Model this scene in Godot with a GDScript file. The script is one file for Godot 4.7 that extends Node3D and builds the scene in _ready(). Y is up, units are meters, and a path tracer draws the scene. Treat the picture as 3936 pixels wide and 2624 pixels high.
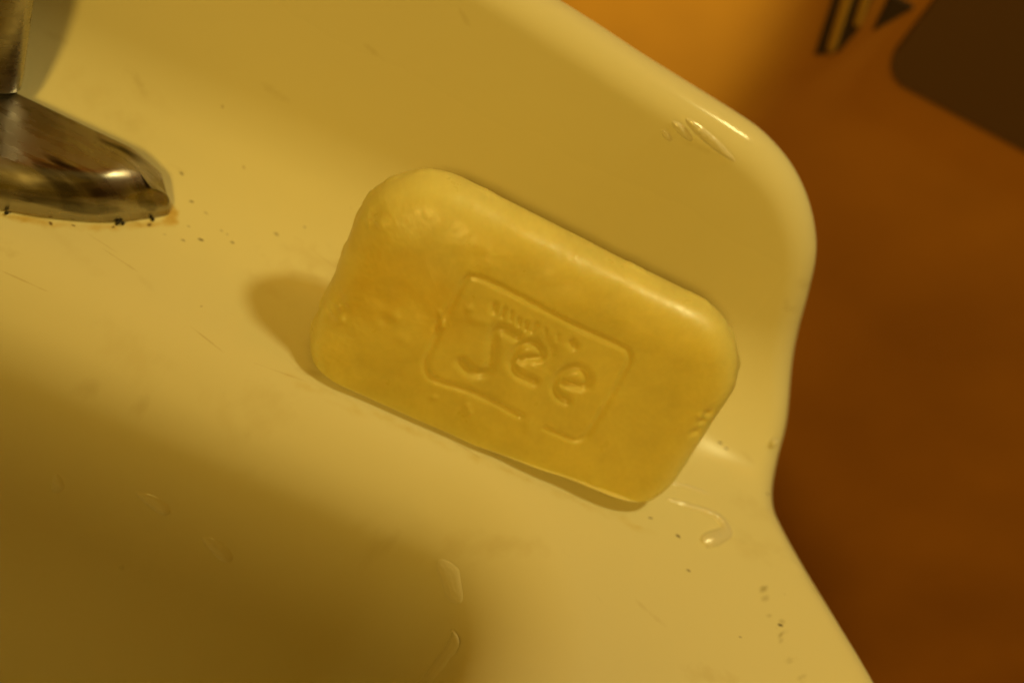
extends Node3D

# ---------------------------------------------------------------- measures (metres; y up, x along the back of the basin, z towards the viewer)
const LEAN := 0.1222          # the upstand leans back 7 degrees
const FOOT := -0.0435         # where the deck plane meets the upstand plane at x = 0
const SKEW := 0.05
const COVE := 0.034           # radius of the cove between deck and upstand
const MIDDLE := -0.17         # the basin's middle, where the faucet stands
const EDGE := 0.0085          # radius of the rolled edge

var used := {}
var soap_frame := Transform3D()


func _ready() -> void:
	# ------------------------------------------------------------ camera
	var cam := Camera3D.new()
	cam.name = "camera"
	add_child(cam)
	cam.transform = Transform3D(Basis(Vector3(0.8950, 0.3963, -0.2045), Vector3(-0.4269, 0.6286, -0.6500), Vector3(-0.1290, 0.6691, 0.7319)).orthonormalized(), Vector3(-0.0352, 0.2123, 0.1994))
	var lens := CameraAttributesPhysical.new()
	lens.frustum_focal_length = 41.85
	lens.frustum_focus_distance = 0.262
	lens.exposure_aperture = 7.2
	lens.frustum_near = 0.01
	lens.frustum_far = 20.0
	cam.attributes = lens
	cam.fov = 32.0
	cam.near = 0.01
	cam.far = 20.0
	cam.current = true

	# ------------------------------------------------------------ the air and the lamp
	var around := WorldEnvironment.new()
	around.name = "world_environment"
	var env := Environment.new()
	env.background_mode = Environment.BG_COLOR
	env.background_color = Color(0.235, 0.118, 0.0055).linear_to_srgb()
	env.background_energy_multiplier = 1.0
	env.tonemap_mode = Environment.TONE_MAPPER_LINEAR
	env.tonemap_exposure = 1.0
	env.sdfgi_enabled = true
	env.ssao_enabled = true
	env.ssil_enabled = true
	around.environment = env
	add_child(around)
	build_unseen_globe(Vector3(-0.22, 0.80, 1.06))
	build_added_spot(Vector3(-0.10, 0.62, 0.30), Vector3(0.008, 0.030, -0.20))
	build_lamp(Vector3(0.265, 0.72, -0.11))

	build_setting()
	build_basin()
	build_faucet()
	build_soap()
	build_wet_marks()
	build_shade_bag()


# ---------------------------------------------------------------- helpers
func numbered(called: String) -> String:
	var n: int = used.get(called, 0)
	used[called] = n + 1
	return called if n == 0 else "%s_%03d" % [called, n]


func obj(called: String, mesh: Mesh, mat: Material, parent: Node = self) -> MeshInstance3D:
	var o := MeshInstance3D.new()
	o.name = numbered(called) if parent == self else called
	o.mesh = mesh
	o.material_override = mat
	parent.add_child(o, true)
	return o


func tag(o: Node, label: String, category: String, group := "") -> void:
	o.set_meta("label", label)
	o.set_meta("category", category)
	if group:
		o.set_meta("group", group)


func thing(called: String, label: String, category: String, at := Vector3.ZERO) -> Node3D:
	var o := Node3D.new()
	o.name = numbered(called)
	o.position = at
	add_child(o)
	tag(o, label, category)
	return o


func lin(r: float, g: float, b: float) -> Color:
	return Color(r, g, b).linear_to_srgb()


func paint(color: Color, rough: float, metal := 0.0) -> StandardMaterial3D:
	var m := StandardMaterial3D.new()
	m.albedo_color = color
	m.roughness = rough
	m.metallic = metal
	return m


func noise_map(seed_value: int, freq: float, low: Color, high: Color, octaves := 4, bumps := false) -> NoiseTexture2D:
	var n := FastNoiseLite.new()
	n.seed = seed_value
	n.frequency = freq
	n.fractal_octaves = octaves
	var t := NoiseTexture2D.new()
	t.width = 512
	t.height = 512
	t.seamless = true
	t.noise = n
	if not bumps:
		var g := Gradient.new()
		g.set_color(0, low)
		g.set_color(1, high)
		t.color_ramp = g
	return t


# A sheet of rows x columns points, with smooth normals; loop joins the last column to the first.
func sheet(points: PackedVector3Array, rows: int, cols: int, loop: bool, uvs := PackedVector2Array(), colors := PackedColorArray(), flip := false) -> ArrayMesh:
	var normals := PackedVector3Array()
	normals.resize(points.size())
	var index := PackedInt32Array()
	var last := cols if loop else cols - 1
	index.resize((rows - 1) * last * 6)
	var at := 0
	for i in rows - 1:
		for j in last:
			var a := i * cols + j
			var b := i * cols + (j + 1) % cols
			var c := a + cols
			var d := b + cols
			if flip:
				var k := b
				b = c
				c = k
			var n := (points[d] - points[a]).cross(points[c] - points[b])
			if flip:
				n = n
			normals[a] -= n
			normals[b] -= n
			normals[c] -= n
			normals[d] -= n
			index[at] = a
			index[at + 1] = b
			index[at + 2] = c
			index[at + 3] = b
			index[at + 4] = d
			index[at + 5] = c
			at += 6
	for i in normals.size():
		normals[i] = normals[i].normalized() if normals[i].length_squared() > 0.0 else Vector3.UP
	var arrays := []
	arrays.resize(Mesh.ARRAY_MAX)
	arrays[Mesh.ARRAY_VERTEX] = points
	arrays[Mesh.ARRAY_NORMAL] = normals
	if uvs.size():
		arrays[Mesh.ARRAY_TEX_UV] = uvs
	if colors.size():
		arrays[Mesh.ARRAY_COLOR] = colors
	arrays[Mesh.ARRAY_INDEX] = index
	var m := ArrayMesh.new()
	m.add_surface_from_arrays(Mesh.PRIMITIVE_TRIANGLES, arrays)
	return m


func box_mesh(size: Vector3, r: float) -> ArrayMesh:   # a box whose edges are rounded
	var pts := PackedVector3Array()
	var h := size / 2.0 - Vector3.ONE * r
	var outline := []
	for k in 4:
		for i in 6:
			var ang := (k + i / 5.0) * PI / 2.0
			var cx := h.x * (1.0 if k == 0 or k == 3 else -1.0)
			var cz := h.z * (1.0 if k < 2 else -1.0)
			outline.append([cx, cz, cos(ang), sin(ang)])
	var rows := []
	rows.append([-1.0, 0.0, true])
	for i in 7:
		rows.append([-1.0 if i < 4 else 1.0, 0.0, false])
	var all := 0
	for i in 14:
		var down := i < 7
		var phi := -PI / 2.0 + (i if down else i - 7) * PI / 12.0 + (0.0 if down else PI / 2.0)
		for o in outline:
			pts.append(Vector3(o[0] + r * cos(phi) * o[2], (-h.y if down else h.y) + r * sin(phi), o[1] + r * cos(phi) * o[3]))
		all += 1
	var bottom := PackedVector3Array()
	for o in outline:
		bottom.append(Vector3(0, -size.y / 2.0, 0))
	var top := PackedVector3Array()
	for o in outline:
		top.append(Vector3(0, size.y / 2.0, 0))
	return sheet(bottom + pts + top, all + 2, outline.size(), true)


# ---------------------------------------------------------------- unseen lamp above the view, placed to light soap and deck
func build_lamp(at: Vector3) -> void:
	var warm := Color(1.0, 0.88, 0.37)
	var lamp := thing("unseen_lamp", "unseen warm lamp above the washbasin, lighting soap and deck from the right", "lamp", at)
	var ball := SphereMesh.new()
	ball.radius = 0.042
	ball.height = 0.084
	ball.radial_segments = 40
	ball.rings = 20
	var glow := paint(lin(0.8, 0.7, 0.5), 0.4)
	glow.emission_enabled = true
	glow.emission = warm.linear_to_srgb()
	glow.emission_energy_multiplier = 4.0
	obj("bulb", ball, glow, lamp)
	var rod := CylinderMesh.new()
	rod.top_radius = 0.012
	rod.bottom_radius = 0.02
	rod.height = 0.08
	var holder := obj("holder", rod, paint(lin(0.3, 0.25, 0.2), 0.4, 1.0), lamp)
	holder.position = Vector3(0, 0.071, 0)
	var light := OmniLight3D.new()
	light.name = "lamp_light"
	light.light_color = warm.linear_to_srgb()
	light.light_energy = 0.155
	light.light_size = 0.042
	light.omni_range = 6.0
	light.omni_attenuation = 2.0
	light.shadow_enabled = true
	lamp.add_child(light)


func build_unseen_globe(at: Vector3) -> void:  # lamp out of view, placed to light the raised back and soap face
	var warm := Color(1.0, 0.655, 0.12)
	var lamp := thing("unseen_globe_lamp", "unseen globe lamp across the room, lighting the raised back and soap face", "lamp", at)
	var ball := SphereMesh.new()
	ball.radius = 0.09
	ball.height = 0.18
	var glow := paint(lin(0.8, 0.7, 0.5), 0.4)
	glow.emission_enabled = true
	glow.emission = warm.linear_to_srgb()
	glow.emission_energy_multiplier = 2.0
	obj("globe", ball, glow, lamp)
	var foot_mesh := CylinderMesh.new()
	foot_mesh.top_radius = 0.045
	foot_mesh.bottom_radius = 0.03
	foot_mesh.height = 0.08
	var base := obj("holder", foot_mesh, paint(lin(0.3, 0.25, 0.2), 0.4, 1.0), lamp)
	base.position = Vector3(0, 0.125, 0)
	var light := OmniLight3D.new()
	light.name = "globe_light"
	light.light_color = warm.linear_to_srgb()
	light.light_energy = 0.61
	light.light_size = 0.09
	light.omni_range = 6.0
	light.omni_attenuation = 2.0
	light.shadow_enabled = true
	lamp.add_child(light)


func build_added_spot(at: Vector3, aim: Vector3) -> void:  # added spot that throws the bright patch on the wall
	var warm := Color(1.0, 1.0, 0.30)
	var lamp := thing("added_spot_lamp", "added hooded spot lamp throwing a bright patch on the wall behind the basin", "lamp", at)
	lamp.look_at_from_position(at, aim, Vector3.UP)
	var hood := [Vector2(0.0, 0.05), Vector2(0.016, 0.046), Vector2(0.02, 0.02), Vector2(0.022, -0.02), Vector2(0.0215, -0.021), Vector2(0.019, 0.018), Vector2(0.0, 0.02)]
	var pts := PackedVector3Array()
	for q in hood:
		for k in 32:
			pts.append(Vector3(q.x * cos(k / 32.0 * TAU), q.x * sin(k / 32.0 * TAU), q.y))
	obj("hood", sheet(pts, hood.size(), 32, true), paint(lin(0.03, 0.03, 0.03), 0.5), lamp)
	var disc := SphereMesh.new()
	disc.radius = 0.012
	disc.height = 0.012
	var glow := paint(lin(0.8, 0.7, 0.5), 0.4)
	glow.emission_enabled = true
	glow.emission = warm.linear_to_srgb()
	glow.emission_energy_multiplier = 2.0
	var face := obj("bulb", disc, glow, lamp)
	face.position = Vector3(0, 0, 0.008)
	var light := SpotLight3D.new()
	light.name = "added_spot_light"
	light.light_color = warm.linear_to_srgb()
	light.light_energy = 0.74
	light.light_size = 0.012
	light.spot_range = 4.0
	light.spot_angle = 4.6
	light.spot_angle_attenuation = 0.9
	light.spot_attenuation = 2.0
	light.shadow_enabled = true
	light.position = Vector3(0, 0, -0.024)
	lamp.add_child(light)


# ---------------------------------------------------------------- wall, floor and what hangs on the wall
func build_setting() -> void:
	var plaster := paint(lin(0.46, 0.185, 0.012), 0.7)
	plaster.albedo_texture = noise_map(11, 0.012, Color(0.86, 0.84, 0.8), Color(1, 1, 1))
	plaster.uv1_triplanar = true
	plaster.uv1_scale = Vector3(1.3, 1.3, 1.3)
	var w := obj("wall", box_mesh(Vector3(2.4, 2.2, 0.06), 0.004), plaster)
	w.position = Vector3(0.1, 0.3, -0.23)
	w.set_meta("kind", "structure")
	var fl := obj("floor", box_mesh(Vector3(2.4, 0.06, 2.0), 0.004), paint(lin(0.2, 0.09, 0.03), 0.5))
	fl.position = Vector3(0.1, -0.83, 0.8)
	fl.set_meta("kind", "structure")
	var side := obj("added_side_wall", box_mesh(Vector3(0.06, 2.2, 1.2), 0.004), paint(lin(0.12, 0.055, 0.015), 0.7))  # added out of view to darken the right of the back wall
	side.position = Vector3(0.72, 0.3, 0.405)
	side.set_meta("kind", "structure")

	var board := obj("wall_panel", slab(Vector2(0.095, 0.0415), Vector2(0.46, 0.40), 0.011, 0.003), paint(lin(0.092, 0.040, 0.006), 0.7))
	board.position = Vector3(0, 0, -0.2)
	tag(board, "dark brown panel with a rounded lower corner on the wall beyond the basin", "wall panel")

	var hook := thing("wall_hook", "blurred brass hook with two prongs on a dark plate, beside the wall panel", "hook", Vector3(0.0755, 0.052, -0.2))
	var brass := paint(lin(0.34, 0.19, 0.025), 0.5)
	var iron := paint(lin(0.028, 0.012, 0.003), 0.7)
	var plate := obj("plate", prism(PackedVector2Array([Vector2(-0.0125, 0.014), Vector2(-0.0035, -0.0155), Vector2(0.003, -0.0105), Vector2(0.0040, 0.0), Vector2(0.001, 0.014)]), 0.002), iron, hook)
	plate.position = Vector3(0, 0, 0.001)
	obj("prong", rod_mesh(Vector3(-0.0085, 0.014, 0.006), Vector3(-0.0002, -0.0115, 0.006), 0.0019), brass, hook)
	obj("prong", rod_mesh(Vector3(-0.0022, 0.014, 0.006), Vector3(0.0018, 0.0015, 0.006), 0.0017), brass, hook)
	var flap := obj("flap", prism(PackedVector2Array([Vector2(0.0055, 0.016), Vector2(0.0080, 0.003), Vector2(0.0145, 0.016)]), 0.003), iron, hook)
	flap.position = Vector3(0, 0, 0.002)


func prism(outline: PackedVector2Array, deep: float) -> ArrayMesh:   # a flat plate whose back lies at z 0
	var st := SurfaceTool.new()
	st.begin(Mesh.PRIMITIVE_TRIANGLES)
	st.set_smooth_group(-1)
	var n := outline.size()
	var middle := Vector2.ZERO
	for q in outline:
		middle += q / n
	for i in n:
		var a := outline[i]
		var b := outline[(i + 1) % n]
		for v in [Vector3(middle.x, middle.y, deep), Vector3(b.x, b.y, deep), Vector3(a.x, a.y, deep), Vector3(middle.x, middle.y, 0), Vector3(a.x, a.y, 0), Vector3(b.x, b.y, 0), Vector3(a.x, a.y, deep), Vector3(b.x, b.y, deep), Vector3(b.x, b.y, 0), Vector3(a.x, a.y, deep), Vector3(b.x, b.y, 0), Vector3(a.x, a.y, 0)]:
			st.add_vertex(v)
	st.generate_normals()
	return st.commit()


func slab(low: Vector2, size: Vector2, round_off: float, deep: float) -> ArrayMesh:
	var line := PackedVector2Array()
	for k in 4:
		var c := low + Vector2(size.x - round_off if k == 0 or k == 3 else round_off, size.y - round_off if k < 2 else round_off)
		for i in 9:
			line.append(c + Vector2.from_angle((k + i / 8.0) * PI / 2.0) * round_off)
	return prism(line, deep)


func rod_mesh(a: Vector3, b: Vector3, r: float) -> ArrayMesh:
	var pts := PackedVector3Array()
	var along := (b - a).normalized()
	var side := along.cross(Vector3.BACK).normalized()
	var up := side.cross(along)
	for row in [[0.0, 0.02], [0.0, 1.0], [0.85, 0.9], [0.95, 0.7], [1.0, 0.02]]:
		for k in 16:
			var ang := k / 16.0 * TAU
			pts.append(a.lerp(b, row[0]) + (side * cos(ang) + up * sin(ang)) * r * row[1])
	return sheet(pts, 5, 16, true)


# ---------------------------------------------------------------- the washbasin
func right_outline() -> PackedVector2Array:   # (x, s), s runs back along the deck and up the upstand; from the front to the middle of the top
	return PackedVector2Array([
		Vector2(MIDDLE, -0.40), Vector2(0.00, -0.392), Vector2(0.085, -0.36), Vector2(0.135, -0.29), Vector2(0.157, -0.21), Vector2(0.155, -0.145), Vector2(0.1415, -0.1), Vector2(0.1221, -0.0699), Vector2(0.1103, -0.0543), Vector2(0.0997, -0.0408),
		Vector2(0.0921, -0.0295), Vector2(0.0893, -0.0215), Vector2(0.0880, -0.0105), Vector2(0.0868, 0.0), Vector2(0.0841, 0.0085), Vector2(0.0779, 0.0226), Vector2(0.0707, 0.0412), Vector2(0.0664, 0.0508), Vector2(0.0622, 0.0570),
		Vector2(0.0568, 0.0628), Vector2(0.0505, 0.0678), Vector2(0.0440, 0.0714), Vector2(0.0360, 0.0742), Vector2(0.0271, 0.0755), Vector2(0.0017, 0.0778), Vector2(-0.0214, 0.0803), Vector2(-0.08, 0.0850), Vector2(MIDDLE, 0.0870)])


func bowl_depth(x: float, z: float) -> float:
	var hx := 0.200
	var z0 := 0.0200
	var z1 := 0.31
	var r := 0.034
	var qx := absf(x - MIDDLE) - (hx - r)
	var qz := absf(z - (z0 + z1) / 2.0) - ((z1 - z0) / 2.0 - r)
	var d := -(minf(maxf(qx, qz), 0.0) + Vector2(maxf(qx, 0.0), maxf(qz, 0.0)).length() - r)
	d += 0.015
	if d <= 0.0:
		return 0.0
	var roll := 0.026
	var slope := 1.47                     # radians
	var dx := roll * sin(slope)
	if d < dx:
		return roll - sqrt(roll * roll - d * d)
	var y := roll * (1.0 - cos(slope)) + (d - dx) * tan(slope)
	var deep := 0.15
	if y > deep - 0.03:
		y = deep - 0.03 * exp(-(y - (deep - 0.03)) / 0.03)
	return y


func foot(x: float) -> float:
	return FOOT - SKEW * x


func on_basin(x: float, s: float) -> Vector3:
	var lean := LEAN - 0.8 * clampf(x, -0.15, 0.09)     # the upstand is a little steeper at its end
	var t := COVE * tan((PI / 2.0 - lean) / 2.0)
	var p := Vector3(x, 0, foot(x) - s)
	if s > t:
		p = Vector3(x, s * cos(lean), foot(x) - s * sin(lean))
	elif s > -t:
		var a := (s + t) / (2.0 * t) * (PI / 2.0 - lean)
		p = Vector3(x, COVE * (1.0 - cos(a)), foot(x) + t - COVE * sin(a))
	if p.z > 0.0:
		p.y -= bowl_depth(x, p.z)
	return p


func normal_at(x: float, s: float) -> Vector3:
	var e := 0.0006
	return (on_basin(x + e, s) - on_basin(x - e, s)).cross(on_basin(x, s + e) - on_basin(x, s - e)).normalized()


func build_basin() -> void:
	# the outline as a smooth closed curve
	var half := right_outline()
	var ctrl := PackedVector2Array(half)
	for i in range(half.size() - 2, 0, -1):
		ctrl.append(Vector2(2.0 * MIDDLE - half[i].x, half[i].y))
	var n := ctrl.size()
	var line := PackedVector2Array()
	for i in n:
		var p0 := ctrl[(i - 1 + n) % n]
		var p1 := ctrl[i]
		var p2 := ctrl[(i + 1) % n]
		var p3 := ctrl[(i + 2) % n]
		var steps := maxi(3, int(p1.distance_to(p2) / (0.0016 if i >= 6 and i < half.size() - 2 else 0.006)))
		for k in steps:
			line.append(p1.cubic_interpolate(p2, p0, p3, k / float(steps)))
	var cols := line.size()
	var out := PackedVector2Array()
	for i in cols:
		var t := line[(i + 1) % cols] - line[(i - 1 + cols) % cols]
		out.append(Vector2(t.y, -t.x).normalized())
	var pts := PackedVector3Array()
	var uvs := PackedVector2Array()
	var inner := 300
	var middle := Vector2(MIDDLE, -0.21)
	for i in inner:
		var f := i / float(inner - 1)
		for j in cols:
			var q := middle.lerp(line[j] - out[j] * EDGE, f)
			pts.append(on_basin(q.x, q.y))
			uvs.append(stain_uv(q))
	var turn := 26
	for i in range(1, turn + 1):
		var a := i / float(turn) * PI
		for j in cols:
			var q := line[j] - out[j] * EDGE * (1.0 - sin(a))
			pts.append(on_basin(q.x, q.y) - normal_at(q.x, q.y) * EDGE * (1.0 - cos(a)))
			uvs.append(stain_uv(q))
	var shell := 60                       # the underside
	for i in shell:
		for j in cols:
			var q := middle.lerp(line[j] - out[j] * 0.004, 0.97 * (1.0 - i / float(shell - 1)))
			pts.append(on_basin(q.x, q.y) - normal_at(q.x, q.y) * EDGE * 2.0)
			uvs.append(Vector2(2, 2))
	var m := sheet(pts, inner + turn + shell, cols, true, uvs)
	var glaze := paint(lin(0.80, 0.74, 0.44), 0.13)
	glaze.albedo_texture = stain_texture()
	glaze.texture_repeat = false
	glaze.metallic_specular = 0.3
	glaze.roughness = 1.0
	glaze.roughness_texture = film_texture()
	var basin := thing("washbasin", "white ceramic washbasin with raised back and curved rim", "washbasin")
	obj("bowl_and_deck", m, glaze, basin)


# the stains: a texture over x -0.15..0.15, s -0.13..0.10
const SX := 0.30
const SY := 0.23
const PX := 6000.0

func stain_uv(q: Vector2) -> Vector2:
	return Vector2((q.x + 0.15) / SX, (0.10 - q.y) / SY)


func film_texture() -> ImageTexture:   # dull soap film on the deck and in the bowl, clean glaze on the lip and at the right rim
	var im := Image.create(300, 230, false, Image.FORMAT_RGB8)
	var n := FastNoiseLite.new()
	n.seed = 12
	n.frequency = 0.03
	for y in 230:
		for x in 300:
			var at := Vector2(x / 1000.0 - 0.15, 0.10 - y / 1000.0)
			var clean := maxf(smoothstep(0.035, 0.065, at.y), smoothstep(0.045, 0.075, at.x) * smoothstep(-0.06, -0.03, at.y))
			var r := lerpf(0.46, 0.12, clean) + 0.06 * n.get_noise_2d(x, y)
			im.set_pixel(x, y, Color(r, r, r))
	return ImageTexture.create_from_image(im)


func stain(im: Image, at: Vector2, size: Vector2, turn: float, tint: Color, soft: float, n: FastNoiseLite, ragged: float) -> void:
	var c := Vector2((at.x + 0.15) * PX, (0.10 - at.y) * PX)
	var reach := maxf(size.x, size.y) * PX * 1.5
	for y in range(maxi(0, int(c.y - reach)), mini(im.get_height(), int(c.y + reach) + 1)):
		for x in range(maxi(0, int(c.x - reach)), mini(im.get_width(), int(c.x + reach) + 1)):
			var d := (Vector2(x, y) - c).rotated(turn) / PX
			var r := Vector2(d.x / size.x, d.y / size.y).length() + ragged * n.get_noise_2d(x, y)
			if r < 1.0:
				var k := minf(1.0, (1.0 - r) / soft) * tint.a
				var old := im.get_pixel(x, y)
				im.set_pixel(x, y, old.lerp(Color(old.r * tint.r, old.g * tint.g, old.b * tint.b), k))


func stain_texture() -> ImageTexture:
	var im := Image.create(int(SX * PX), int(SY * PX), false, Image.FORMAT_RGB8)
	im.fill(Color.WHITE)
	var n := FastNoiseLite.new()
	n.seed = 5
	n.frequency = 0.03
	var rng := RandomNumberGenerator.new()
	rng.seed = 7
	var dirt := Color(0.62, 0.52, 0.36, 0.5)
	# soft soap film and grey smudges all over
	for i in 70:
		var at := Vector2(rng.randf_range(-0.14, 0.12), rng.randf_range(-0.12, 0.07))
		stain(im, at, Vector2(rng.randf_range(0.002, 0.006), rng.randf_range(0.0006, 0.0018)), rng.randf_range(-0.7, 0.3), Color(0.86, 0.82, 0.72, rng.randf_range(0.05, 0.3)), 0.9, n, 0.9)
	for i in 16:
		var at := Vector2(rng.randf_range(-0.13, 0.11), rng.randf_range(-0.10, 0.02))
		stain(im, at, Vector2(0.0008, 0.0006) * rng.randf_range(0.5, 1.3), rng.randf_range(0, 3), Color(0.6, 0.52, 0.4, rng.randf_range(0.15, 0.4)), 0.7, n, 0.7)
	for i in 26:
		var at := Vector2(rng.randf_range(-0.13, 0.11), rng.randf_range(-0.11, 0.03))
		stain(im, at, Vector2(rng.randf_range(0.006, 0.013), rng.randf_range(0.002, 0.005)), rng.randf_range(-0.6, 0.2), Color(0.90, 0.86, 0.76, rng.randf_range(0.12, 0.3)), 1.0, n, 0.9)
	for i in 14:                                              # fine wiping scratches
		var at := Vector2(rng.randf_range(-0.12, 0.06), rng.randf_range(-0.055, -0.01))
		stain(im, at, Vector2(rng.randf_range(0.004, 0.009), 0.00022), rng.randf_range(-0.35, 0.1), Color(0.82, 0.76, 0.62, 0.45), 0.9, n, 0.5)
	for i in 46:                                              # yellow soap left where the bar stands
		var at := Vector2(lerpf(-0.042, 0.052, i / 45.0), -0.0535 + rng.randf_range(-0.0012, 0.0012))
		at.y += -0.05 * (at.x - 0.005) * 0.4
		stain(im, at, Vector2(rng.randf_range(0.002, 0.004), rng.randf_range(0.0006, 0.0016)), rng.randf_range(-0.2, 0.2), Color(0.94, 0.88, 0.66, rng.randf_range(0.08, 0.22)), 0.9, n, 0.9)
	# yellow line of lime round the foot of the faucet
	var edge := plate_outline(0.0012)
	for i in edge.size():
		var e := edge[i]
		if e.x > -0.14 and e.y > -0.03:
			stain(im, Vector2(e.x, foot(e.x) - e.y), Vector2(0.0019, 0.0016), 0.0, Color(0.86, 0.70, 0.30, 0.16), 0.9, n, 0.7)
			if rng.randf() < 0.14:
				stain(im, Vector2(e.x, foot(e.x) - e.y), Vector2(0.0008, 0.0005) * rng.randf_range(0.4, 1.4), rng.randf() * 3.0, Color(0.3, 0.2, 0.1, 0.6), 0.5, n, 0.5)
	# dark specks scattered on the deck
	for p in [Vector2(-0.0835, -0.0285), Vector2(-0.0793, -0.0272), Vector2(-0.0737, -0.0240), Vector2(-0.0722, -0.0238), Vector2(-0.0812, -0.0205), Vector2(-0.0850, -0.0140), Vector2(-0.0805, -0.0150), Vector2(-0.0770, -0.0180), Vector2(-0.0890, -0.0350), Vector2(-0.0700, -0.0220), Vector2(-0.0560, -0.0370), Vector2(-0.0615, -0.0310)]:
		stain(im, Vector2(p.x, foot(p.x) - p.y), Vector2(0.0009, 0.00045) * rng.randf_range(0.6, 1.1), rng.randf_range(-0.6, 0.2), Color(0.16, 0.11, 0.06, rng.randf_range(0.3, 0.75)), 1.0, n, 0.8)
	for p in [Vector2(0.0526, -0.0500), Vector2(0.0606, -0.0520), Vector2(0.0690, -0.0515), Vector2(0.0646, -0.0610), Vector2(0.0800, -0.0740), Vector2(0.0850, -0.0240), Vector2(0.0680, -0.0140), Vector2(0.0700, -0.0150), Vector2(0.0905, -0.0660)]:
		stain(im, p, Vector2(0.0008, 0.0004) * rng.randf_range(0.6, 1.2), rng.randf_range(-0.4, 0.4), Color(0.2, 0.15, 0.08, rng.randf_range(0.4, 0.85)), 0.9, n, 0.8)
	# a loose trail of grey smudges along the right edge
	for i in 16:
		var f := pow(rng.randf(), 1.3)
		var at := Vector2(0.0850, -0.0560).lerp(Vector2(0.1010, -0.0850), f) + Vector2(rng.randf_range(-0.0022, 0.0016), rng.randf_range(-0.0016, 0.0016))
		stain(im, at, Vector2(rng.randf_range(0.0004, 0.0024), rng.randf_range(0.0003, 0.0008)), rng.randf_range(0.4, 1.1), Color(0.64, 0.6, 0.46, rng.randf_range(0.08, 0.34)), 1.0, n, 0.9)
	return ImageTexture.create_from_image(im)


# ---------------------------------------------------------------- the faucet
func plate_outline(grow: float) -> PackedVector2Array:   # (x, z) of the faucet's foot on the deck
	var half := PackedVector2Array([Vector2(MIDDLE, 0.0175), Vector2(-0.145, 0.0150), Vector2(-0.1296, 0.0085), Vector2(-0.1185, 0.0025), Vector2(-0.1096, -0.0014), Vector2(-0.0987, -0.0078), Vector2(-0.0902, -0.0157), Vector2(-0.0866, -0.0195), Vector2(-0.0880, -0.0222), Vector2(-0.0935, -0.0244), Vector2(-0.105, -0.0252), Vector2(-0.125, -0.0260), Vector2(MIDDLE, -0.0270)])
	var ctrl := PackedVector2Array(half)
	for i in range(half.size() - 2, 0, -1):
		ctrl.append(Vector2(2.0 * MIDDLE - half[i].x, half[i].y))
	var line := PackedVector2Array()
	var n := ctrl.size()
	for i in n:
		var p1 := ctrl[i]
		var p2 := ctrl[(i + 1) % n]
		for k in 10:
			line.append(p1.cubic_interpolate(p2, ctrl[(i - 1 + n) % n], ctrl[(i + 2) % n], k / 10.0))
	if grow == 0.0:
		return line
	var wide := PackedVector2Array()
	n = line.size()
	for i in n:
		var t := line[(i + 1) % n] - line[(i - 1 + n) % n]
		wide.append(line[i] + Vector2(-t.y, t.x).normalized() * grow)
	return wide


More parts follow.
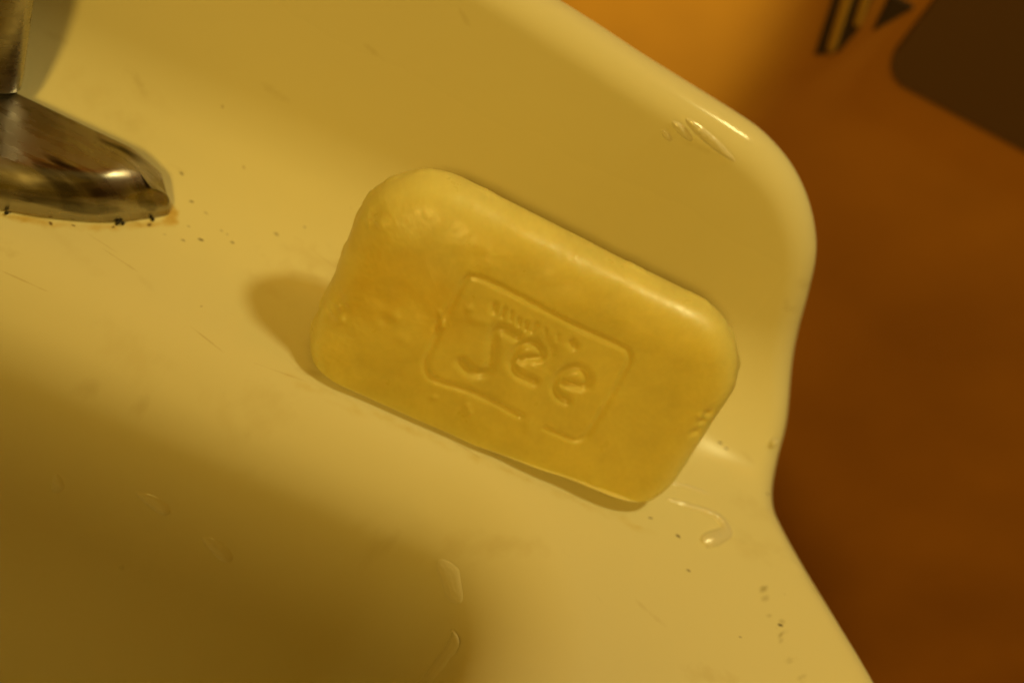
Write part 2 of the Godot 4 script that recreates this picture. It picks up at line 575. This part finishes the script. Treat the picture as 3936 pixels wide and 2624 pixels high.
func build_faucet() -> void:
	var tap := thing("faucet", "worn chrome faucet with pointed foot plate beside the soap", "faucet")
	var chrome := paint(lin(0.38, 0.35, 0.31), 1.0, 1.0)
	chrome.roughness_texture = noise_map(3, 0.02, Color(0.16, 0.16, 0.16), Color(0.40, 0.40, 0.40))
	var worn := noise_map(17, 0.006, Color(0.25, 0.22, 0.18), Color(1, 1, 1), 5)  # dark streaks: smudges and uneven reflections put into the colour
	worn.color_ramp.set_offset(0, 0.16)
	worn.color_ramp.set_offset(1, 0.34)
	chrome.albedo_texture = worn
	chrome.uv1_triplanar = true
	chrome.uv1_scale = Vector3(5, 30, 30)
	var n := FastNoiseLite.new()
	n.seed = 21
	n.frequency = 260.0
	n.fractal_octaves = 2
	# foot plate: near-vertical side, a rounded shoulder, then a top that slopes up to the column
	var pts := PackedVector3Array()
	var rows := 0
	var spine_z := -0.0225
	for i in 46:
		for v in [0]:
			var inset := 0.0
			var y := 0.0
			if i < 6:
				y = 0.0003 + i * 0.0003
				inset = 0.00006 * i
			elif i < 26:
				var a := (i - 5) / 20.0 * PI / 2.0
				inset = 0.0003 + 0.0062 * (1.0 - cos(a))
				y = 0.0018 + 0.0070 * sin(a)
			else:
				inset = -1.0
			var line := plate_outline(-minf(inset, 0.0064) if inset > 0.0 else (0.0 if inset == 0.0 else -0.0064))
			var f := 0.0 if inset >= 0.0 else (i - 25) / 20.0
			for q in line:
				var target := Vector2(clampf(q.x, MIDDLE - 0.06, MIDDLE + 0.06), spine_z)
				var p := q.lerp(target, f)
				var h := y if inset >= 0.0 else 0.0088
				# the top is one flat facet that rises towards the back
				h *= 1.0 + 0.5 * clampf((0.016 - p.y) / 0.042, 0.0, 1.0)
				h *= lerpf(1.0, 0.62, smoothstep(0.068, 0.0835, absf(p.x - MIDDLE)))
				h += 0.00006 * n.get_noise_2d(p.x, p.y) * smoothstep(0.0, 0.004, y if inset >= 0.0 else 1.0)
				pts.append(Vector3(p.x, h, p.y))
		rows += 1
	obj("foot_plate", sheet(pts, rows, pts.size() / rows, true, PackedVector2Array(), PackedColorArray(), true), chrome, tap)
	# column
	lathe("column", Vector2(MIDDLE, -0.0225), Vector2(0.0412, 0.0115), [Vector2(0.0, 0.0135), Vector2(0.97, 0.0135), Vector2(0.995, 0.0142), Vector2(1.0, 0.018), Vector2(0.985, 0.05), Vector2(0.96, 0.085), Vector2(0.86, 0.094), Vector2(0.6, 0.099), Vector2(0.0, 0.101)], chrome, tap)
	lathe("rubber_ring", Vector2(MIDDLE, -0.0225), Vector2(0.0405, 0.0108), [Vector2(0.0, 0.0075), Vector2(0.98, 0.0075), Vector2(1.0, 0.010), Vector2(0.99, 0.0132), Vector2(0.0, 0.0132)], paint(lin(0.02, 0.018, 0.015), 0.6), tap)
	# spout, out over the bowl
	var sp := PackedVector3Array()
	for i in 18:
		var f := i / 17.0
		var c := Vector3(MIDDLE, 0.066 + 0.022 * sin(f * 2.2) - 0.012 * f, -0.018 + 0.13 * f)
		for k in 24:
			var a := k / 24.0 * TAU
			sp.append(c + Vector3(cos(a) * (0.016 - 0.004 * f), sin(a) * (0.012 - 0.003 * f), 0))
	obj("spout", sheet(sp, 18, 24, true, PackedVector2Array(), PackedColorArray(), true), chrome, tap)
	# crumbs of black grime along the foot
	var rng := RandomNumberGenerator.new()
	rng.seed = 4
	var grime := paint(lin(0.015, 0.012, 0.008), 0.7)
	for p in [Vector3(-0.0955, 0.0006, -0.0098), Vector3(-0.0945, 0.0005, -0.0104), Vector3(-0.0893, 0.0007, -0.0158), Vector3(-0.0855, 0.0006, -0.0222), Vector3(-0.0868, 0.0005, -0.0195), Vector3(-0.1170, 0.0007, 0.0028)]:
		var ball := SphereMesh.new()
		ball.radius = 0.00055
		ball.height = 0.0009
		ball.radial_segments = 9
		ball.rings = 5
		var o := obj("grime_crumb", ball, grime, tap)
		o.position = p
		o.scale = Vector3(rng.randf_range(0.8, 1.6), rng.randf_range(0.7, 1.1), rng.randf_range(0.6, 1.0))
		o.rotation = Vector3(rng.randf(), rng.randf() * 3.0, rng.randf())


func lathe(called: String, at: Vector2, size: Vector2, profile: Array, mat: Material, parent: Node) -> void:
	var fine := PackedVector2Array()
	for i in profile.size() - 1:
		for k in 3:
			fine.append(profile[i].lerp(profile[i + 1], k / 3.0))
	fine.append(profile[-1])
	var pts := PackedVector3Array()
	for q in fine:
		for k in 72:
			var a := k / 72.0 * TAU
			pts.append(Vector3(at.x + size.x * q.x * cos(a), q.y, at.y + size.y * q.x * sin(a)))
	obj(called, sheet(pts, fine.size(), 72, true), mat, parent)


# ---------------------------------------------------------------- the soap
# strokes pressed into its face, in millimetres: along its length from the middle, up from its lower edge
var strokes := [
	[0.65, 0.55, Vector2(-20.2, 40.2), Vector2(-17.6, 41.1), Vector2(-12.0, 41.2), Vector2(-3.5, 40.8), Vector2(7.0, 40.2), Vector2(18.8, 40.3), Vector2(20.9, 39.6), Vector2(22.0, 38.0), Vector2(22.2, 35.0), Vector2(22.3, 26.9), Vector2(22.2, 17.4), Vector2(21.7, 15.2), Vector2(20.2, 13.7), Vector2(16.8, 13.4), Vector2(12.5, 13.4)],
	[0.75, 0.6, Vector2(5.6, 13.7), Vector2(-0.1, 14.1), Vector2(-7.7, 14.2), Vector2(-14.3, 13.4), Vector2(-17.4, 13.5), Vector2(-19.5, 15.2), Vector2(-20.4, 17.5), Vector2(-20.5, 20.5), Vector2(-20.7, 24.5), Vector2(-21.6, 25.8), Vector2(-21.5, 27.8), Vector2(-20.9, 30.3), Vector2(-20.8, 33.6), Vector2(-20.7, 38.2), Vector2(-20.2, 40.2)],
	[1.15, 0.95, Vector2(-12.7, 20.2), Vector2(-10.1, 19.0), Vector2(-7.5, 19.5), Vector2(-6.1, 21.7), Vector2(-7.2, 25.2), Vector2(-8.7, 28.5), Vector2(-9.0, 30.7), Vector2(-7.6, 32.0), Vector2(-4.1, 31.7)],
	[1.0, 1.0, Vector2(-0.9, 27.0), Vector2(1.3, 28.3), Vector2(3.3, 29.7), Vector2(2.2, 31.5), Vector2(-0.2, 31.9), Vector2(-2.1, 30.4), Vector2(-2.7, 27.5), Vector2(-1.8, 24.9), Vector2(0.6, 23.4), Vector2(4.4, 23.4)],
	[1.2, 0.3, Vector2(2.5, 33.9), Vector2(4.7, 32.3), Vector2(5.6, 29.7), Vector2(5.7, 27.8)],
	[1.0, 0.9, Vector2(10.7, 26.1), Vector2(13.9, 26.8), Vector2(15.8, 27.9), Vector2(15.1, 30.2), Vector2(12.7, 31.2), Vector2(10.3, 29.8), Vector2(9.0, 26.8), Vector2(9.5, 24.0), Vector2(11.6, 22.4), Vector2(13.4, 22.3)],
	[0.8, 0.6, Vector2(-11.9, 36.5), Vector2(-11.6, 35.3)], [0.6, 0.4, Vector2(-9.6, 36.8), Vector2(-9.4, 34.9)], [0.5, 0.3, Vector2(-7.8, 36.7), Vector2(-7.1, 35.0)],
	[0.6, 0.45, Vector2(-5.4, 35.8), Vector2(-5.0, 34.8)], [0.6, 0.4, Vector2(-3.7, 35.8), Vector2(-3.1, 34.5)], [0.7, 0.5, Vector2(-1.3, 36.2), Vector2(-1.7, 34.5)],
	[0.5, 0.3, Vector2(1.1, 36.3), Vector2(1.8, 35.0)], [0.5, 0.25, Vector2(4.3, 36.2), Vector2(4.7, 35.1)], [0.9, 0.8, Vector2(8.0, 36.0), Vector2(8.8, 35.6)],
	[0.6, -0.35, Vector2(-6.8, 10.6), Vector2(-5.4, 9.0)], [0.7, -0.3, Vector2(-14.8, 8.7), Vector2(-14.6, 9.0)], [1.2, -0.25, Vector2(8.2, 13.0), Vector2(9.1, 11.3)],
	[0.8, -0.3, Vector2(-16.8, 33.2), Vector2(-16.6, 33.4)], [0.6, -0.4, Vector2(-22.2, 29.5), Vector2(-20.7, 26.6)], [1.0, -0.22, Vector2(-15.0, 31.5), Vector2(-11.9, 32.0)],
]
# pits where the ends are worn: [radius, depth, place]
var pits := [
	[1.6, 0.9, Vector2(-45.6, 43.3)], [1.0, 1.0, Vector2(-44.6, 40.8)], [0.9, 0.7, Vector2(-46.5, 39.7)], [1.2, -0.4, Vector2(-43.1, 42.1)], [1.5, 1.0, Vector2(-44.8, 20.5)], [1.1, 1.0, Vector2(-44.4, 17.7)], [1.4, 1.1, Vector2(-45.6, 15.4)], [1.0, 1.0, Vector2(-43.2, 19.6)], [0.9, -0.5, Vector2(-42.4, 16.8)],
	[1.0, 0.9, Vector2(45.7, 33.2)], [0.8, 0.7, Vector2(45.5, 30.7)], [1.1, 0.8, Vector2(45.4, 27.3)], [0.9, -0.4, Vector2(44.1, 32.2)], [1.3, 0.35, Vector2(-33.2, 22.0)], [1.1, -0.3, Vector2(-31.3, 23.6)], [1.6, 0.3, Vector2(-35.7, 25.7)], [1.5, -0.22, Vector2(-17.1, 44.3)], [1.8, 0.2, Vector2(-20.5, 45.3)],
	[1.2, -0.25, Vector2(-27.3, 19.4)], [1.4, 0.2, Vector2(-26.4, 27.8)], [1.3, -0.3, Vector2(29.7, 4.4)], [1.0, -0.25, Vector2(26.3, 3.7)],
]
var cells := {}


func soap_outline(grow: float, counts: Array) -> PackedVector2Array:   # millimetres, counter-clockwise from the lower right corner
	var r := [17.0, 19.0, 18.0, 13.0]                                  # lower right, upper right, upper left, lower left
	var corner := [Vector2(49.6, -3.0), Vector2(50.8, 55.0), Vector2(-49.0, 57.6), Vector2(-47.2, -3.0)]
	var pts := PackedVector2Array()
	for k in 4:
		var here: Vector2 = corner[k]
		var before: Vector2 = (corner[(k + 3) % 4] - here).normalized()
		var after: Vector2 = (corner[(k + 1) % 4] - here).normalized()
		var rad := maxf(r[k] + grow, 0.02)
		# the corner moved inwards along both sides
		var miter: Vector2 = (before + after).normalized()
		var half := before.angle_to(after)
		var sinus := absf(sin(half / 2.0))
		var tip: Vector2 = here - miter * grow / sinus
		var centre: Vector2 = tip + miter * rad / sinus
		var a0: float = (-before).rotated(0).angle()
		var n0: Vector2 = -before.orthogonal()
		if n0.dot(miter) > 0.0:
			n0 = -n0
		var n1: Vector2 = after.orthogonal()
		if n1.dot(miter) > 0.0:
			n1 = -n1
		var sweep := n0.angle_to(n1)
		for i in counts[0]:
			pts.append(centre + n0.rotated(sweep * i / float(counts[0])) * rad)
		# the straight side after it, filled in below
		pts.append(centre + n1 * rad)
		for i in counts[1 + k % 2]:
			pts.append(Vector2.INF)
	var n := pts.size()
	var i := 0
	while i < n:
		if pts[i] == Vector2.INF:
			var j := i
			while j < n and pts[j] == Vector2.INF:
				j += 1
			var p := pts[i - 1]
			var q := pts[j % n]
			for k in range(i, j):
				pts[k] = p.lerp(q, (k - i + 1) / float(j - i + 1))
			i = j
		i += 1
	return pts


func relief(q: Vector2) -> float:
	var depth := 0.0
	var bump := 0.0
	for s in cells.get(Vector2i(floori(q.x / 4.0), floori(q.y / 4.0)), []):
		var st: Array = s[0]
		var p := Geometry2D.get_closest_point_to_segment(q, s[1], s[2])
		var k: float = q.distance_to(p) / (st[0] * 1.2)
		if k < 1.8:
			var d: float = st[1] * 0.95 * exp(-k * k * 1.25)
			if d > 0.0:
				depth = maxf(depth, d)
			else:
				bump = minf(bump, d)
	return depth + bump


func build_soap() -> void:
	for st in strokes:
		var last: int = st.size() - 1
		for i in range(2, last):
			var p := []
			for k in 6:
				p.append(st[i].cubic_interpolate(st[i + 1], st[maxi(i - 1, 2)], st[mini(i + 2, last)], k / 5.0))
			for k in 5:
				add_cells(st, p[k], p[k + 1])
	for st in pits:
		add_cells(st, st[2], st[2] + Vector2(0.3, 0.2))
	var lumps := FastNoiseLite.new()
	lumps.seed = 8
	lumps.frequency = 0.05
	lumps.fractal_octaves = 3
	var fine := FastNoiseLite.new()
	fine.seed = 9
	fine.frequency = 0.5
	fine.fractal_octaves = 2
	var counts := [90, 150, 280]
	var thick := 10.0                       # half of its thickness
	var pts := PackedVector3Array()
	var cols_of := PackedColorArray()
	var rows := 0
	var cols := 0
	var steps := []
	steps.append([29.0, 1.0])
	for i in 39:                            # face: from the middle out to the parting line
		steps.append([28.6 - i * 0.4, 1.0])
	for i in 62:
		var a := i / 61.0 * PI / 2.0
		steps.append([13.0 * (1.0 - sin(a)), 1.0])
	for i in 30:                            # back
		var a := (1.0 - (i + 1) / 30.0) * PI / 2.0
		steps.append([13.0 * (1.0 - sin(a)), -1.0])
	steps.append([22.0, -1.0])
	steps.append([28.6, -1.0])
	steps.append([29.0, -1.0])
	var th := deg_to_rad(20.0)
	var rot := deg_to_rad(1.6)
	var along := Vector3(cos(rot), 0, -sin(rot))
	var out := Vector3(sin(rot) * cos(th), sin(th), cos(rot) * cos(th))
	var up := out.cross(along)
	var origin := Vector3(0.005, 0.0, 0.0082)
	for st in steps:
		var d: float = st[0]
		var line := soap_outline(-minf(d, 28.6), counts)
		cols = line.size()
		if d > 28.6:                        # the last row folds shut on the middle line
			for k in cols:
				var t := clampf((line[k].x + 18.0) / 38.0, 0.0, 1.0)
				line[k] = Vector2(lerpf(-18.5, 20.5, t), 26.8)
		for q in line:
			var x := q.x
			var y := q.y
			# how far in from the seam the rounding reaches: wide above, tight along the lower edge
			var round_in := lerpf(5.0, 13.0, smoothstep(-1.0, 22.0, y))
			var w := thick
			if d < round_in:
				w = thick * pow(1.0 - pow((round_in - d) / round_in, 2.25), 1.0 / 2.25)
			w += 0.9 * smoothstep(4.0, 28.0, d)
			var v: float = w * st[1]
			var soft := lumps.get_noise_2d(x, y + 200.0 * st[1])
			var ends := smoothstep(34.0, 46.0, absf(x - 1.0))
			var rough := fine.get_noise_2d(x, y)
			if st[1] > 0.0:
				v -= relief(q) * smoothstep(0.0, 3.0, d)
				v += 0.35 * soft * smoothstep(0.0, 4.0, d) + 0.02 * rough + 0.035 * rough * ends
			# the seam of the mould round its waist, broken and worn
			var seam := exp(-pow(d / 0.12, 2.0)) * maxf(0.0, 0.2 + 0.7 * lumps.get_noise_2d(x * 2.2, y * 2.2))
			var drift := 0.42 * lumps.get_noise_3d(x * 0.45, y * 0.7, v * 0.5 + 50.0) + 0.025 * fine.get_noise_3d(x, y, v)
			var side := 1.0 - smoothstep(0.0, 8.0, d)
			var away := (q - Vector2(1.0, 27.0)).normalized()
			x += away.x * (seam + drift) * side
			y += away.y * (seam + drift) * side
			var p := origin + (along * x + up * y + out * (v - thick)) * 0.001
			var ground := 0.0002 + 0.0011 * smoothstep(-13.0, -4.0, v - thick) + 0.0032 * smoothstep(0.0, 0.042, p.x) + 0.0006 * smoothstep(-0.02, -0.04, p.x)
			if p.y < ground:
				p.y = ground + (p.y - ground) * 0.03
			pts.append(p)
			# whitish dried film on the upper left corner, warmer wet patches on the left
			var pale := smoothstep(26.0, 6.0, q.distance_to(Vector2(-36.0, 54.0)) + 8.0 * soft) * 0.45
			var warm := smoothstep(17.0, 3.0, q.distance_to(Vector2(-36.0, 29.0)) + 9.0 * soft) * 0.5 + smoothstep(12.0, 2.0, q.distance_to(Vector2(-22.0, 27.0)) + 6.0 * soft) * 0.35
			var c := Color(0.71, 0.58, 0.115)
			c = c.lerp(Color(0.86, 0.78, 0.27), clampf(pale + 0.75 * side, 0.0, 1.0))  # sides paler too: brightness of the lit edges put into the colour
			c = c.lerp(Color(0.76, 0.54, 0.060), clampf(warm, 0.0, 1.0))
			var shade := 1.0 + 0.10 * soft + 0.03 * rough - 0.05 * maxf(0.0, lumps.get_noise_2d(x * 3.0 + 90.0, y * 3.0))
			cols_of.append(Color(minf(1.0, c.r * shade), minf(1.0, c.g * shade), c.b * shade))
		rows += 1
	var wax := paint(Color.WHITE, 0.34)
	wax.vertex_color_use_as_albedo = true
	wax.subsurf_scatter_enabled = true
	wax.subsurf_scatter_strength = 0.12
	wax.roughness = 1.0
	wax.roughness_texture = noise_map(31, 0.02, Color(0.22, 0.22, 0.22), Color(0.5, 0.5, 0.5))
	wax.uv1_triplanar = true
	wax.uv1_scale = Vector3(14, 14, 14)
	var o := obj("soap_bar", sheet(pts, rows, cols, true, PackedVector2Array(), cols_of, true), wax)
	tag(o, "used yellow bar of soap with pressed letters leaning on the basin's raised back", "soap")


func add_cells(st: Array, a: Vector2, b: Vector2) -> void:
	var reach: float = st[0] * 2.2
	for i in range(floori((minf(a.x, b.x) - reach) / 4.0), floori((maxf(a.x, b.x) + reach) / 4.0) + 1):
		for j in range(floori((minf(a.y, b.y) - reach) / 4.0), floori((maxf(a.y, b.y) + reach) / 4.0) + 1):
			var key := Vector2i(i, j)
			if not cells.has(key):
				cells[key] = []
			cells[key].append([st, a, b])


# ---------------------------------------------------------------- water and soap left on the glaze, and beads shaped for glints
# a bead of water along a path on the glaze: world points with normals; widths are half widths
func bead(called: String, base: PackedVector3Array, normals: PackedVector3Array, widths: PackedFloat32Array, height: float, mat: Material, ripple := 0.0, seed_value := 1) -> MeshInstance3D:
	var n := FastNoiseLite.new()
	n.seed = seed_value
	n.frequency = 900.0
	var last := base.size() - 1
	var pts := PackedVector3Array()
	var rows := 0
	for i in last:
		for k in 10:
			if i > 0 and k == 0 and i == last:
				continue
			var f := k / 10.0
			var p := base[i].cubic_interpolate(base[i + 1], base[maxi(i - 1, 0)], base[mini(i + 2, last)], f)
			var up := normals[i].lerp(normals[i + 1], f).normalized()
			var ahead := (base[mini(i + 1, last)] - base[maxi(i - 1, 0)]).lerp(base[mini(i + 2, last)] - base[i], f).normalized()
			var side := up.cross(ahead).normalized()
			var along := i * 10 + k
			var end := minf(along, last * 10 - 1 - along) / 8.0
			var full := sqrt(clampf(1.0 - pow(1.0 - minf(end, 1.0), 2.0), 0.0, 1.0))
			var w := lerpf(widths[i], widths[i + 1], f) * full
			for j in 17:
				var u := -1.0 + j / 8.0
				var at := p + side * w * u
				var h := height * w * (sqrt(maxf(0.0, 1.25 - u * u)) - 0.5)
				h *= 1.0 + ripple * n.get_noise_3d(at.x, at.y, at.z)
				pts.append(at + up * (h - 0.00003))
			rows += 1
	return obj(called, sheet(pts, rows, 17, false), mat)


func bead_on(called: String, path: Array, height: float, mat: Material, ripple := 0.0, seed_value := 1) -> MeshInstance3D:   # path of (x, s, half width)
	var base := PackedVector3Array()
	var normals := PackedVector3Array()
	var widths := PackedFloat32Array()
	for q in path:
		base.append(on_basin(q.x, q.y))
		normals.append(normal_at(q.x, q.y))
		widths.append(q.z)
	return bead(called, base, normals, widths, height, mat, ripple, seed_value)


func drip_on_wall(path: Array, height: float, mat: Material, seed_value: int) -> MeshInstance3D:   # path of (x, y, half width) on the bowl's back wall
	var base := PackedVector3Array()
	var normals := PackedVector3Array()
	var widths := PackedFloat32Array()
	for q in path:
		var low := 0.0
		var high := 0.09
		for i in 30:
			var z := (low + high) / 2.0
			if -bowl_depth(q.x, z) > q.y:
				low = z
			else:
				high = z
		base.append(Vector3(q.x, q.y, low))
		normals.append(normal_at(q.x, foot(q.x) - low))
		widths.append(q.z)
	return bead("water_drip", base, normals, widths, height, mat, 0.3, seed_value)


func build_shade_bag() -> void:   # added on the front rim, out of view, to shade the bowl
	var bag := thing("added_shade_bag", "added dark brown bag on the front rim, out of view, shading the bowl", "added bag", Vector3(-0.20, 0.0, 0.36))
	var cloth := paint(lin(0.06, 0.035, 0.02), 0.8)
	var body := obj("shade_bag_body", box_mesh(Vector3(0.40, 0.225, 0.07), 0.02), cloth, bag)
	body.position = Vector3(0, 0.1135, 0)
	var zip := obj("zip", box_mesh(Vector3(0.27, 0.004, 0.008), 0.0015), paint(lin(0.3, 0.25, 0.15), 0.4, 1.0), bag)
	zip.position = Vector3(0, 0.2275, 0)


func build_wet_marks() -> void:
	var wet := paint(lin(0.80, 0.74, 0.50), 0.22)
	wet.metallic_specular = 0.9
	var trail := bead_on("soap_trail", [Vector3(0.0560, -0.0420, 0.0008), Vector3(0.0640, -0.0410, 0.0009), Vector3(0.0690, -0.0405, 0.0012), Vector3(0.0728, -0.0420, 0.0015), Vector3(0.0737, -0.0445, 0.0018), Vector3(0.0712, -0.0475, 0.0022), Vector3(0.0670, -0.0515, 0.0026)], 0.8, wet, 0.4)
	tag(trail, "hooked glossy trail of wet soap beside the soap's lower right corner", "soap trail")
	var streak := bead_on("water_streak", [Vector3(0.0560, -0.0365, 0.0006), Vector3(0.0620, -0.0350, 0.0007), Vector3(0.0690, -0.0345, 0.0005)], 0.9, wet, 0.3, 3)
	tag(streak, "short thin wet streak just above the hooked soap trail", "water streak")
	var dot := bead_on("bright_bead", [Vector3(0.0815, -0.0060, 0.0012), Vector3(0.0824, -0.0066, 0.0016), Vector3(0.0833, -0.0072, 0.0012)], 1.2, wet)  # small raised bead shaped for a bright dot here
	tag(dot, "small raised bead giving a bright dot near the right rim, above the soap trail", "bright bead")
	var clear := paint(lin(0.80, 0.74, 0.50), 0.16)
	clear.metallic_specular = 1.0
	var long_glint := bead_on("glint_bead", [Vector3(0.0160, 0.0722, 0.0007), Vector3(0.0205, 0.0710, 0.0013), Vector3(0.0258, 0.0697, 0.0013), Vector3(0.0325, 0.0680, 0.0006)], 1.1, clear, 0.45, 5)  # raised ripples shaped to stand in for the glints below the lip
	tag(long_glint, "longest rippled bead, raised to catch a glint just below the upper right lip", "glint bead", "glint beads below the lip")
	var short_glint := bead_on("glint_bead", [Vector3(0.0135, 0.0700, 0.0007), Vector3(0.0170, 0.0690, 0.0012), Vector3(0.0205, 0.0678, 0.0007)], 1.1, clear, 0.45, 6)
	tag(short_glint, "short rippled glint bead left of the longest one below the lip", "glint bead", "glint beads below the lip")
	var small_glint := bead_on("glint_bead", [Vector3(0.0125, 0.0670, 0.0006), Vector3(0.0142, 0.0662, 0.0010), Vector3(0.0160, 0.0654, 0.0006)], 1.1, clear, 0.45, 7)
	tag(small_glint, "smallest rippled glint bead, farthest from the lip's right corner", "glint bead", "glint beads below the lip")
	var milky := paint(lin(0.80, 0.74, 0.46), 0.12)
	var drips := [
		[[Vector3(-0.0640, -0.0373, 0.0010), Vector3(-0.0590, -0.0382, 0.0022), Vector3(-0.0542, -0.0400, 0.0026)], "wavy water drip left of the bowl's middle, under the faucet"],
		[[Vector3(-0.0452, -0.0427, 0.0012), Vector3(-0.0409, -0.0441, 0.0024), Vector3(-0.0361, -0.0473, 0.0028)], "slanting water drip on the bowl wall right of the wavy one"],
		[[Vector3(-0.0828, -0.0430, 0.0008), Vector3(-0.0818, -0.0460, 0.0016), Vector3(-0.0822, -0.0500, 0.0012)], "short water drip near the left edge of the photo on the bowl wall"],
		[[Vector3(-0.0610, -0.0650, 0.0006), Vector3(-0.0603, -0.0672, 0.0010)], "tiny pale water drip lowest on the bowl wall"],
	]
	var number := 20
	for d in drips:
		tag(drip_on_wall(d[0], 0.6, milky, number), d[1], "water drip", "water drips in the bowl")
		number += 1
	var rim := [
		[[Vector3(0.0075, -0.0750, 0.0016), Vector3(0.0110, -0.0775, 0.0030), Vector3(0.0135, -0.0805, 0.0028), Vector3(0.0160, -0.0832, 0.0012)], "large curled water drip on the bowl's rounded back corner"],
		[[Vector3(0.0165, -0.0870, 0.0012), Vector3(0.0180, -0.0900, 0.0028), Vector3(0.0175, -0.0930, 0.0026), Vector3(0.0160, -0.0950, 0.0010)], "water drip on the bowl's right rim below the curled one"],
		[[Vector3(0.0180, -0.0965, 0.0012), Vector3(0.0170, -0.0990, 0.0030), Vector3(0.0155, -0.1020, 0.0022)], "lowest water drip on the bowl's right rim at the photo's bottom"],
	]
	for d in rim:
		tag(bead_on("water_drip", d[0], 0.28, milky, 0.3, number), d[1], "water drip", "water drips in the bowl")
		number += 1
